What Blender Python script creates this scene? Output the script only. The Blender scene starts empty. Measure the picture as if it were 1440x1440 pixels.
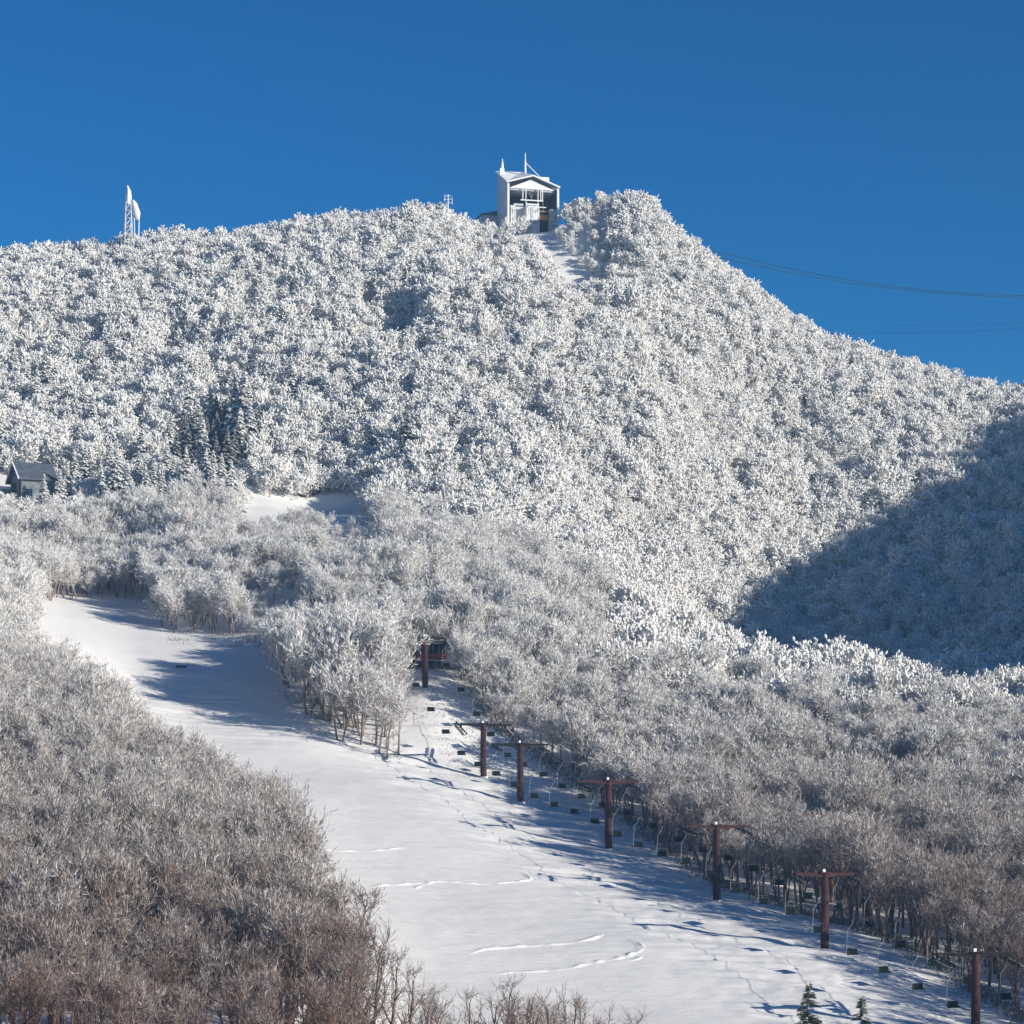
import bpy, math, random
import numpy as np
from mathutils import Vector, Matrix

# ------------------------------------------------------------------ camera geometry
F = 4083.0            # focal length in photo pixels (photo is 1440 wide)
HZ = 1200.0           # photo row of the horizon
def XW(px, y): return (px - 720.0) * y / F
def ZW(py, y): return (HZ - py) * y / F
def W(px, py, y): return Vector((XW(px, y), y, ZW(py, y)))

FILL_HAZE = 0.00014
SKYG = (1.35, 1.24, .275)      # sky tone: gamma, saturation, value
SUN_EL, SUN_AZ = math.radians(16.5), math.radians(-26.0)   # azimuth measured from +x
SUN = np.array([math.cos(SUN_AZ)*math.cos(SUN_EL), math.sin(SUN_AZ)*math.cos(SUN_EL), math.sin(SUN_EL)])

scene = bpy.context.scene
C = scene.collection

# ------------------------------------------------------------------ terrain
cols = [-900, 0, 100, 200, 300, 400, 500, 600, 720, 860, 1010, 1160, 1370, 1440, 1800, 2600]
T = {  # distance : photo row of the ground at every column
 20:  [6200]*16,
 150: [1790, 1790, 1790, 1795, 1800, 1810, 1820, 1830, 1830, 1840, 1850, 1860, 1880, 1880, 1880, 1880],
 260: [1400, 1470, 1475, 1480, 1490, 1500, 1520, 1540, 1550, 1560, 1570, 1590, 1610, 1615, 1620, 1620],
 320: [1200, 1295, 1300, 1310, 1328, 1350, 1378, 1398, 1412, 1425, 1435, 1445, 1461, 1466, 1475, 1480],
 358: [1080, 1175, 1185, 1200, 1228, 1258, 1280, 1295, 1306, 1315, 1325, 1335, 1360, 1366, 1380, 1390],
 391: [990, 1090, 1105, 1138, 1165, 1192, 1210, 1224, 1240, 1255, 1267, 1281, 1300, 1305, 1320, 1340],
 431: [900, 1005, 1038, 1082, 1112, 1128, 1145, 1158, 1177, 1193, 1205, 1215, 1230, 1234, 1250, 1280],
 470: [850, 958, 1005, 1060, 1076, 1086, 1094, 1106, 1126, 1140, 1150, 1160, 1170, 1172, 1190, 1230],
 488: [835, 932, 978, 1034, 1048, 1053, 1068, 1084, 1098, 1112, 1124, 1133, 1142, 1144, 1165, 1210],
 520: [810, 892, 935, 980, 990, 990, 988, 970, 996, 1036, 1058, 1070, 1077, 1080, 1110, 1160],
 560: [790, 862, 890, 914, 918, 918, 905, 908, 925, 966, 1000, 1020, 1030, 1030, 1060, 1110],
 600: [760, 830, 852, 866, 868, 842, 841, 850, 866, 906, 955, 985, 995, 992, 1020, 1070],
 640: [730, 812, 830, 832, 797, 778, 786, 800, 817, 868, 948, 995, 1008, 1000, 1010, 1040],
 680: [690, 745, 756, 757, 735, 728, 729, 745, 768, 828, 930, 985, 985, 965, 960, 990],
 720: [660, 705, 705, 702, 698, 699, 697, 694, 710, 762, 850, 915, 905, 880, 880, 900],
 770: [600, 632, 626, 620, 612, 604, 604, 602, 606, 645, 722, 790, 785, 765, 740, 760],
 820: [520, 532, 526, 520, 510, 500, 498, 492, 494, 524, 602, 672, 684, 668, 650, 650],
 870: [430, 432, 427, 420, 412, 405, 400, 395, 402, 415, 482, 556, 598, 600, 590, 560],
 905: [385, 384, 378, 366, 358, 350, 343, 330, 345, 340, 406, 506, 565, 580, 590, 520],
 925: [382, 377, 370, 359, 352, 342, 332, 322, 329, 310, 398, 503, 570, 590, 600, 520],
}
yk = np.array(sorted(T)); ck = np.array(cols, float)
Zt = np.array([[ZW(v, y) for v in T[y]] for y in yk])
# behind the crest the mountain falls away
for extra, drop in ((960, 14), (1050, 60), (1300, 150), (2000, 230), (4000, 300)):
    yk = np.append(yk, extra); Zt = np.vstack([Zt, Zt[len(T)-1] - drop])

def pchip(xk, Y, x):
    h = np.diff(xk)[:, None]; d = np.diff(Y, axis=0)/h
    m = np.zeros_like(Y)
    a, b = d[:-1], d[1:]; w1 = 2*h[1:]+h[:-1]; w2 = h[1:]+2*h[:-1]
    with np.errstate(divide='ignore', invalid='ignore'):
        mm = (w1+w2)/(w1/a+w2/b)
    m[1:-1] = np.where(a*b > 0, mm, 0); m[0] = d[0]; m[-1] = d[-1]
    i = np.clip(np.searchsorted(xk, x)-1, 0, len(xk)-2)
    hh = h[i]; t = ((x-xk[i])[:, None])/hh
    return ((2*t**3-3*t**2+1)*Y[i]+(t**3-2*t**2+t)*hh*m[i]+(-2*t**3+3*t**2)*Y[i+1]+(t**3-t**2)*hh*m[i+1])

GX = np.arange(-900, 2601, 5.0); GY = np.concatenate([np.arange(20, 1100, 2.0), np.arange(1100, 4001, 20.0)])
tmp = pchip(yk.astype(float), Zt, GY)
GZ = pchip(ck, tmp.T.copy(), GX).T.copy()        # [y, px]
# crest profile of the canopy skyline, row of the ground at y ~ 925
crest = np.array([(-900,382),(0,377),(100,372),(180,362),(250,353),(330,350),(400,340),(460,332),(540,324),(620,319),(650,334),(690,338),(775,330),
                  (800,316),(845,305),(895,302),(918,318),(960,357),(1020,397),(1100,460),(1160,496),(1210,509),(1250,522),(1300,534),(1360,556),(1440,576),(1600,600),(2600,560)], float)
cr_z = ZW(np.interp(GX, crest[:, 0], crest[:, 1]), 918.0)
wgt = np.exp(-((GY-918)/30.0)**2)[:, None]
iy = np.argmin(abs(GY-918))
GZ += wgt*(cr_z-GZ[iy])[None, :]

def base(x, y):
    x = np.asarray(x, float); y = np.asarray(y, float)
    px = np.clip(720+F*x/y, -899, 2599); yy = np.clip(y, 20, 3980)
    fx = (px+900)/5; ix = np.clip(fx.astype(int), 0, len(GX)-2); tx = np.clip(fx-ix, 0, 1)
    jy = np.clip(np.searchsorted(GY, yy, side='right')-1, 0, len(GY)-2); ty = (yy-GY[jy])/(GY[jy+1]-GY[jy])
    return ((GZ[jy, ix]*(1-tx)+GZ[jy, ix+1]*tx)*(1-ty)+(GZ[jy+1, ix]*(1-tx)+GZ[jy+1, ix+1]*tx)*ty)

_rs = np.random.RandomState(5); _lat = _rs.rand(256, 256)*2-1
def vnoise(x, y, s, o=0):
    u = x/s+37.3*(o+1)+1000; v = y/s+11.7*(o+1)+1000
    i = np.floor(u).astype(int); j = np.floor(v).astype(int); a = u-i; b = v-j
    a = a*a*(3-2*a); b = b*b*(3-2*b)
    g = lambda p, q: _lat[p % 256, q % 256]
    return (g(i, j)*(1-a)+g(i+1, j)*a)*(1-b)+(g(i, j+1)*(1-a)+g(i+1, j+1)*a)*b

lift_m, lift_c = 0.3325, 157.5
def lift_x(y): return lift_c-lift_m*y
def sstep(a, b, t):
    t = np.clip((t-a)/(b-a), 0, 1); return t*t*(3-2*t)

def hit_on(fn, px, py, y0=235.0, y1=1000.0):
    ys = np.arange(y0, y1, 0.5); xs = (px-720)*ys/F
    rows = HZ-F*fn(xs, ys)/ys
    k = np.argmax(rows <= py)
    return float(ys[k]) if rows[k] <= py else y1

# hollows on the mountain face that fall into their own shade
pits = [(560,440,26,30,9),(520,405,14,16,6),(590,500,16,20,8),(575,560,12,16,6),(735,575,20,16,9),(395,540,20,16,6),(440,560,14,14,5),
        (1035,665,22,16,7),(1190,660,16,18,8),(700,455,20,16,5),(690,430,12,16,5),(810,470,12,16,5),(935,530,10,22,6),(640,450,14,20,6),
        (300,590,34,22,7),(210,600,18,14,5),(1000,560,14,14,4),(120,520,18,14,4),(240,470,20,16,4),(640,640,18,18,5),(880,640,16,18,4),
        (1100,600,18,14,4),(420,640,20,16,5),(350,430,16,14,4),(1270,640,14,16,4),(800,395,14,18,5),(1120,720,14,12,5)]
PIT = []
for (px, py, rx, ry, dp) in pits:
    y = hit_on(base, px, py+22)
    PIT.append((XW(px, y), y, rx*y/F*1.15, ry*y/F*2.0, dp*1.5))

# spur off to the right whose shadow lies in the valley
SP = []
for (px, py, xc) in ((1000,905,285),(1100,822,300),(1200,762,318),(1370,658,345),(1440,580,365),(1490,525,390)):
    y = hit_on(base, px, py+25, 650.0); x = XW(px, y); z = ZW(py+25, y)+5
    t = (xc-x)/SUN[0]
    SP.append((xc, y+SUN[1]*t, z+SUN[2]*t+1))
SP = [(250, SP[0][1]-120, SP[0][2]-95), (275, SP[0][1]-45, SP[0][2]-35)]+SP+[(470, 1000, SP[-1][2]+10)]
SP = np.array(SP)
def spur(x, y):
    cz = np.interp(y, SP[:, 1], SP[:, 2], left=-400); cx = np.interp(y, SP[:, 1], SP[:, 0])
    return cz-0.62*abs(x-cx)-0.6*np.clip(SP[0, 1]-y, 0, 400)-0.6*np.clip(y-1000, 0, 900)

def ground(x, y):
    x = np.asarray(x, float); y = np.asarray(y, float)
    z = base(x, y)
    for (cx, cy, rx, ry, dp) in PIT:
        z = z-dp*np.exp(-((x-cx)/rx)**2-((y-cy)/ry)**2)
    far = sstep(600, 740, y)*(1-sstep(885, 925, y)*0.85)
    z = z+far*(3.6*vnoise(x, y, 38)+1.8*vnoise(x, y, 17, 1)+.8*vnoise(x, y, 8, 2))
    z = z+sstep(240, 300, y)*(1-sstep(600, 640, y))*(0.12*vnoise(x, y, 9, 3)+0.05*vnoise(x, y, 2.5, 4))
    side = x-lift_x(y); zone = sstep(-30, -16, side)*(1-sstep(6, 12, side))*sstep(285, 300, y)*(1-sstep(525, 535, y))
    z = z+zone*(0.24*vnoise(x+.3*y, y*9.0, 13, 6)+0.16*vnoise(x+.3*y, y*3.0, 6.0, 7)+.07*vnoise(x, y, 1.3, 5))
    zone = sstep(-78, -66, side)*(1-sstep(-34, -28, side))*sstep(484, 490, y)*(1-sstep(540, 548, y))
    z = z+zone*(0.20*vnoise(x+.3*y, y*9.0, 13, 6)+0.14*vnoise(x+.3*y, y*3.0, 6.0, 7))
    s = spur(x, y)
    return np.where(s > z-14, np.logaddexp(z/5, s/5)*5, z)
def gz(x, y): return float(ground(np.array([x]), np.array([y]))[0])
def hit(px, py, y0=235.0): return hit_on(ground, px, py, y0)
def GP(px, py, y0=235.0):
    y = hit(px, py, y0); return Vector((XW(px, y), y, gz(XW(px, y), y)))

# run outline as (column, row of the ground)
run_px = [(78,841),(205,840),(212,868),(228,893),(270,893),(330,900),(378,920),(392,940),(402,975),(436,1012),(476,1042),(505,1056),(548,1072),
          (574,1068),(573,1000),(577,940),(638,941),(662,985),(694,1028),(735,1056),(782,1087),(832,1122),(900,1176),(958,1216),(1000,1244),(1060,1263),
          (1120,1285),(1180,1301),(1240,1321),(1300,1352),(1360,1396),(1440,1442),(1520,1490)]
run = [(p, hit(p, q)) for p, q in run_px] + [(1560, 262), (900, 262), (700, 285), (560, 300), (505, 318)] + \
      [(p, hit(p, q)) for p, q in [(478,1392),(450,1345),(432,1270),(400,1196),(292,1148),(212,1108),(160,1062),(110,1010),(52,950),(38,900),(50,868)]]
patch = [(338, 661), (528, 661), (522, 690)]+[(p, hit(p, q)) for p, q in [(512,704),(470,699),(350,699)]]+[(340, 690)]
strip = [(p, hit(p, q, 850)) for p, q in [(655,352),(664,340),(735,331)]] + [(655,930),(655,950),(795,950),(795,922)] + [(p, hit(p, q, 850)) for p, q in [(786,345),(802,358),(836,402),(820,414),(766,380),(715,358)]]
def inside(poly, px, y):
    px = np.asarray(px, float); y = np.asarray(y, float); r = np.zeros(px.shape, bool); n = len(poly)
    for i in range(n):
        x1, y1 = poly[i]; x2, y2 = poly[(i+1) % n]
        if y1 == y2: continue
        c = (y1 > y) != (y2 > y)
        r ^= c & (px < (x2-x1)*(y-y1)/(y2-y1)+x1)
    return r

# ------------------------------------------------------------------ materials
def mat(name):
    m = bpy.data.materials.new(name); m.use_nodes = True
    nt = m.node_tree; b = nt.nodes['Principled BSDF']; return m, nt, b
def N(nt, t, **k):
    n = nt.nodes.new(t)
    for a, v in k.items(): setattr(n, a, v)
    return n
def noisemat(name, c1, c2, scale=2.0, rough=0.8, metallic=0.0, bump=0.0, thr=(0.35, 0.65), snow=0.0):
    m, nt, b = mat(name)
    g = N(nt, 'ShaderNodeNewGeometry')
    n = N(nt, 'ShaderNodeTexNoise'); n.inputs['Scale'].default_value = scale; n.inputs['Detail'].default_value = 5
    nt.links.new(g.outputs['Position'], n.inputs['Vector'])
    r = N(nt, 'ShaderNodeMapRange'); r.inputs[1].default_value = thr[0]; r.inputs[2].default_value = thr[1]
    nt.links.new(n.outputs['Fac'], r.inputs[0])
    mx = N(nt, 'ShaderNodeMix', data_type='RGBA'); mx.inputs[6].default_value = (*c1, 1); mx.inputs[7].default_value = (*c2, 1)
    nt.links.new(r.outputs[0], mx.inputs[0]); out = mx.outputs[2]
    if snow > 0:   # rime lying on what faces up
        s = N(nt, 'ShaderNodeSeparateXYZ'); nt.links.new(g.outputs['Normal'], s.inputs[0])
        a = N(nt, 'ShaderNodeMapRange'); a.inputs[1].default_value = 0.35; a.inputs[2].default_value = 0.75; a.inputs[4].default_value = snow
        nt.links.new(s.outputs[2], a.inputs[0])
        m2 = N(nt, 'ShaderNodeMix', data_type='RGBA'); m2.inputs[7].default_value = (.82, .84, .87, 1)
        nt.links.new(a.outputs[0], m2.inputs[0]); nt.links.new(out, m2.inputs[6]); out = m2.outputs[2]
    nt.links.new(out, b.inputs['Base Color'])
    b.inputs['Roughness'].default_value = rough; b.inputs['Metallic'].default_value = metallic
    b.inputs['Specular IOR Level'].default_value = 0.06
    if bump:
        bp = N(nt, 'ShaderNodeBump'); bp.inputs['Strength'].default_value = 0.6; bp.inputs['Distance'].default_value = bump
        nt.links.new(n.outputs['Fac'], bp.inputs['Height']); nt.links.new(bp.outputs[0], b.inputs['Normal'])
    return m

def snow_material():
    m, nt, b = mat('snow')
    g = N(nt, 'ShaderNodeNewGeometry')
    n1 = N(nt, 'ShaderNodeTexNoise'); n1.inputs['Scale'].default_value = 0.9; n1.inputs['Detail'].default_value = 8; n1.inputs['Roughness'].default_value = 0.62
    mp = N(nt, 'ShaderNodeMapping'); mp.inputs['Scale'].default_value = (0.5, 1.0, 1.0)
    nt.links.new(g.outputs['Position'], mp.inputs[0]); nt.links.new(mp.outputs[0], n1.inputs['Vector'])
    n2 = N(nt, 'ShaderNodeTexNoise'); n2.inputs['Scale'].default_value = 0.08; n2.inputs['Detail'].default_value = 4
    nt.links.new(g.outputs['Position'], n2.inputs['Vector'])
    mx = N(nt, 'ShaderNodeMix', data_type='RGBA'); mx.inputs[6].default_value = (.79, .78, .762, 1); mx.inputs[7].default_value = (.85, .84, .824, 1)
    nt.links.new(n2.outputs['Fac'], mx.inputs[0]); nt.links.new(mx.outputs[2], b.inputs['Base Color'])
    bp = N(nt, 'ShaderNodeBump'); bp.inputs['Strength'].default_value = 0.5; bp.inputs['Distance'].default_value = 0.28
    nt.links.new(n1.outputs['Fac'], bp.inputs['Height']); nt.links.new(bp.outputs[0], b.inputs['Normal'])
    b.inputs['Roughness'].default_value = 0.65; b.inputs['Specular IOR Level'].default_value = 0.2
    return m

def tree_material(name, b1, b2, lo, hi, zlo, zhi, nz=0.3, frost=(.83, .825, .81), nscale=0.16):
    # bark or needles under rime; the rime is thicker high on the mountain and out on the twigs
    m, nt, b = mat(name)
    g = N(nt, 'ShaderNodeNewGeometry'); s = N(nt, 'ShaderNodeSeparateXYZ'); nt.links.new(g.outputs['Position'], s.inputs[0])
    at = N(nt, 'ShaderNodeAttribute', attribute_name='rime')
    alt = N(nt, 'ShaderNodeMapRange'); 
    for i, v in ((1, zlo), (2, zhi), (3, lo), (4, hi)): alt.inputs[i].default_value = v
    nt.links.new(s.outputs[2], alt.inputs[0])
    n = N(nt, 'ShaderNodeTexNoise'); n.inputs['Scale'].default_value = nscale; n.inputs['Detail'].default_value = 3
    nt.links.new(g.outputs['Position'], n.inputs['Vector'])
    n2 = N(nt, 'ShaderNodeTexNoise'); n2.inputs['Scale'].default_value = 2.6; n2.inputs['Detail'].default_value = 2
    nt.links.new(g.outputs['Position'], n2.inputs['Vector'])
    def M(op, a, c, d=None):
        q = N(nt, 'ShaderNodeMath', operation=op)
        for i, v in enumerate((a, c) if d is None else (a, c, d)):
            if isinstance(v, (int, float)): q.inputs[i].default_value = v
            else: nt.links.new(v, q.inputs[i])
        return q.outputs[0]
    f = M('MULTIPLY', at.outputs['Fac'], alt.outputs[0])
    f = M('ADD', f, M('MULTIPLY', M('SUBTRACT', n.outputs['Fac'], 0.5), M('MULTIPLY', at.outputs['Fac'], nz*2.2)))
    f = M('ADD', f, M('MULTIPLY', M('SUBTRACT', n2.outputs['Fac'], 0.5), M('MULTIPLY', at.outputs['Fac'], nz*1.6)))
    q = N(nt, 'ShaderNodeClamp'); nt.links.new(f, q.inputs[0])
    bk = N(nt, 'ShaderNodeMix', data_type='RGBA'); bk.inputs[6].default_value = (*b1, 1); bk.inputs[7].default_value = (*b2, 1)
    nt.links.new(n2.outputs['Fac'], bk.inputs[0])
    mx = N(nt, 'ShaderNodeMix', data_type='RGBA'); mx.inputs[7].default_value = (*frost, 1)
    nt.links.new(q.outputs[0], mx.inputs[0]); nt.links.new(bk.outputs[2], mx.inputs[6])
    nt.links.new(mx.outputs[2], b.inputs['Base Color'])
    b.inputs['Roughness'].default_value = 0.85; b.inputs['Specular IOR Level'].default_value = 0.15
    return m

M_snow = snow_material()
M_wood = tree_material('frosted_twigs', (.20, .118, .090), (.075, .047, .038), 0.05, 1.14, -16, 40, 0.34)
M_conifer = tree_material('frosted_needles', (.022, .042, .036), (.04, .058, .042), 0.95, 1.0, -20, 60, 0.12)
M_young = tree_material('young_needles', (.03, .045, .03), (.07, .075, .055), 0.42, 0.5, -40, 60, 0.25)
M_bamboo = tree_material('dwarf_bamboo', (.045, .055, .028), (.12, .11, .06), 0.25, 0.5, -30, 60, 0.3)
M_red = noisemat('rust_red_paint', (.040, .020, .021), (.070, .035, .034), 1.6, 0.75, bump=0.01)
M_dark = noisemat('dark_steel', (.012, .012, .014), (.028, .026, .027), 3.0, 0.9, snow=0.25)
M_darkseat = noisemat('dark_seat', (.006, .010, .011), (.010, .015, .016), 4.0, 0.95)
M_metal = noisemat('grey_metal', (.12, .13, .14), (.22, .23, .25), 5.0, 0.5)
M_rod = noisemat('galvanised_rod', (.32, .33, .34), (.48, .49, .5), 5.0, 0.6)
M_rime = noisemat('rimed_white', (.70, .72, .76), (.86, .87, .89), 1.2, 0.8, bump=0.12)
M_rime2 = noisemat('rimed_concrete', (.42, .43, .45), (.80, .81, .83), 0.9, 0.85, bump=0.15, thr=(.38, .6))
M_shadewall = noisemat('shaded_pale_wall', (.50, .51, .54), (.62, .63, .66), 0.5, 0.85, bump=0.05)  # walls turned from the sun: greyer than the rime, shade included in the colour
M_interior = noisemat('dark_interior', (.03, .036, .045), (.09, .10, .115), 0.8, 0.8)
M_orange = noisemat('orange_paint', (.50, .20, .05), (.58, .27, .08), 1.5, 0.55)
M_brick = noisemat('red_brown_paint', (.22, .06, .035), (.29, .095, .055), 3.0, 0.7)
M_glass = noisemat('dark_glass', (.012, .02, .035), (.02, .035, .06), 1.0, 0.15)
M_roofgrey = noisemat('grey_blue_roof', (.07, .085, .11), (.11, .13, .16), 0.6, 0.6)
M_wallgrey = noisemat('shade_grey_wall', (.12, .14, .15), (.22, .24, .26), 0.8, 0.8)  # lodge walls: their shade is put into this darker colour
M_cable = noisemat('cable_steel', (.03, .035, .045), (.05, .055, .065), 0.2, 0.6)

# ------------------------------------------------------------------ mesh helpers
class MB:
    def __init__(s): s.v = []; s.f = []; s.a = []; s.n = 0
    def add(s, v, f, a=1.0):
        v = np.asarray(v, float).reshape(-1, 3); f = [tuple(int(i)+s.n for i in q) for q in f]
        s.v.append(v); s.f += f; s.a.append(np.full(len(v), a) if np.isscalar(a) else np.asarray(a, float)); s.n += len(v)
    def box(s, a, b):
        (x0, y0, z0), (x1, y1, z1) = a, b
        s.add([(x0,y0,z0),(x1,y0,z0),(x1,y1,z0),(x0,y1,z0),(x0,y0,z1),(x1,y0,z1),(x1,y1,z1),(x0,y1,z1)],
              [(0,3,2,1),(4,5,6,7),(0,1,5,4),(1,2,6,5),(2,3,7,6),(3,0,4,7)])
        return s
    def hexa(s, p):   # bottom four then top four corners
        s.add(p, [(0,3,2,1),(4,5,6,7),(0,1,5,4),(1,2,6,5),(2,3,7,6),(3,0,4,7)]); return s
    def tube(s, pts, r, n=8, a=1.0, cap=True):
        pts = [Vector(p) for p in pts]; k = len(pts)
        rr = r if hasattr(r, '__len__') else [r]*k; aa = a if hasattr(a, '__len__') else [a]*k
        vs, at = [], []
        for i, p in enumerate(pts):
            d = (pts[min(i+1, k-1)]-pts[max(i-1, 0)]).normalized()
            u = d.cross(Vector((0.31, 0.2, 1)) if abs(d.z) < .9 else Vector((1, 0.1, 0))).normalized(); w = d.cross(u)
            for j in range(n):
                t = 2*math.pi*j/n; vs.append(p+(u*math.cos(t)+w*math.sin(t))*rr[i]); at.append(aa[i])
        fs = [(i*n+j, i*n+(j+1) % n, (i+1)*n+(j+1) % n, (i+1)*n+j) for i in range(k-1) for j in range(n)]
        if cap: fs += [tuple(range(n-1, -1, -1)), tuple((k-1)*n+j for j in range(n))]
        s.add([tuple(v) for v in vs], fs, at); return s
    def mesh(s, name, mats, fm=None, smooth=None):
        smooth = getattr(s, 'smooth', False) if smooth is None else smooth
        me = bpy.data.meshes.new(name)
        me.from_pydata(np.vstack(s.v).tolist(), [], s.f)
        at = me.attributes.new('rime', 'FLOAT', 'POINT'); at.data.foreach_set('value', np.concatenate(s.a).astype(np.float32))
        for m in (mats if isinstance(mats, (list, tuple)) else [mats]): me.materials.append(m)
        if fm is not None: me.polygons.foreach_set('material_index', fm)
        if smooth: me.polygons.foreach_set('use_smooth', [True]*len(me.polygons))
        me.update(); return me
    def build(s, name, m, parent=None, smooth=False):
        o = bpy.data.objects.new(name, s.mesh(name, m, smooth=smooth)); C.objects.link(o)
        if parent: o.parent = parent
        return o
def tag(o, label=None, cat=None, group=None, kind=None):
    if label: o['label'] = label
    if cat: o['category'] = cat
    if group: o['group'] = group
    if kind: o['kind'] = kind
    return o
def thing(name, loc, rz=0.0, label=None, cat=None, group=None):
    o = bpy.data.objects.new(name, None); C.objects.link(o); o.location = loc; o.rotation_euler = (0, 0, rz)
    o.empty_display_size = 0.5
    return tag(o, label, cat, group)

# ------------------------------------------------------------------ terrain meshes
def build_terrain():
    pxs = np.unique(np.concatenate([np.linspace(-5200, -900, 12), np.linspace(-900, -100, 41), np.arange(-100, 1540, 6.0), np.linspace(1540, 2700, 80), np.linspace(2700, 6600, 12)]))
    ys = np.unique(np.concatenate([np.array([2., 8, 20, 45, 80, 120, 160, 200]), np.arange(225, 290, 1.6), np.arange(290, 550, .5), np.arange(550, 640, 1.6), np.arange(640, 960, 2.4), np.linspace(960, 1300, 40), np.linspace(1350, 4000, 18)]))
    PX, Y = np.meshgrid(pxs, ys); X = (PX-720)*Y/F
    Zv = ground(X, Y); Zv[Y < 20] = ground(X[Y < 20], np.full((Y < 20).sum(), 20.0))
    global ZMIN; ZMIN = float(Zv.min()); assert Zv.max() < 270, Zv.max()
    ny, nx = Y.shape; V = np.stack([X, Y, Zv], -1).reshape(-1, 3)
    i, j = np.meshgrid(np.arange(ny-1), np.arange(nx-1), indexing='ij')
    q = np.stack([i*nx+j, i*nx+j+1, (i+1)*nx+j+1, (i+1)*nx+j], -1).reshape(-1, 4)
    cpx = (pxs[:-1]+pxs[1:])/2; cy = (ys[:-1]+ys[1:])/2; CPX, CY = np.meshgrid(cpx, cy)
    isrun = inside(run, CPX.ravel(), CY.ravel())
    for name, sel in (('ski_run', isrun), ('mountain_slope', ~isrun)):
        qq = q[sel]; used = np.unique(qq); remap = -np.ones(len(V), int); remap[used] = np.arange(len(used))
        me = bpy.data.meshes.new(name); me.from_pydata(V[used].tolist(), [], remap[qq].tolist())
        me.polygons.foreach_set('use_smooth', [True]*len(me.polygons)); me.materials.append(M_snow); me.update()
        o = bpy.data.objects.new(name, me); C.objects.link(o); tag(o, kind='structure')
        o['label'] = 'groomed white ski run' if name == 'ski_run' else 'snow covered mountain ground'
build_terrain()

# ------------------------------------------------------------------ trees
def spikes(P, D, L, R, rng):
    P = np.asarray(P); D = np.asarray(D); n = len(P)
    D = D/np.linalg.norm(D, axis=1, keepdims=True)
    u = np.cross(D, rng.normal(size=(n, 3))); u /= np.linalg.norm(u, axis=1, keepdims=True); w = np.cross(D, u)
    R = np.broadcast_to(R, (n,))[:, None]; L = np.broadcast_to(L, (n,))[:, None]
    vs = [P+R*(u*math.cos(t)+w*math.sin(t)) for t in (0, 2.094, 4.189)]+[P+D*L]
    V = np.stack(vs, 1).reshape(-1, 3); b = np.arange(n)*4
    Fc = np.stack([np.stack([b, b+1, b+3], 1), np.stack([b+1, b+2, b+3], 1), np.stack([b+2, b, b+3], 1)], 1).reshape(-1, 3)
    return V, Fc
def unit(v): return v/np.linalg.norm(v)

def spindles(P, D, L, R, rng):
    P = np.asarray(P); D = np.asarray(D); n = len(P)
    D = D/np.linalg.norm(D, axis=1, keepdims=True)
    u = np.cross(D, rng.normal(size=(n, 3))); u /= np.linalg.norm(u, axis=1, keepdims=True); w = np.cross(D, u)
    R = np.broadcast_to(R, (n,))[:, None]; L = np.broadcast_to(L, (n,))[:, None]
    vs = [P-D*L*.1]+[P+D*L*.5+R*(u*math.cos(t)+w*math.sin(t)) for t in (0, 1.571, 3.142, 4.712)]+[P+D*L]
    V = np.stack(vs, 1).reshape(-1, 3); b = np.arange(n)*6; q = []
    for i in range(4):
        j = (i+1) % 4; q += [np.stack([b, b+1+j, b+1+i], 1), np.stack([b+5, b+1+i, b+1+j], 1)]
    return V, np.stack(q, 1).reshape(-1, 3)

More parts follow.
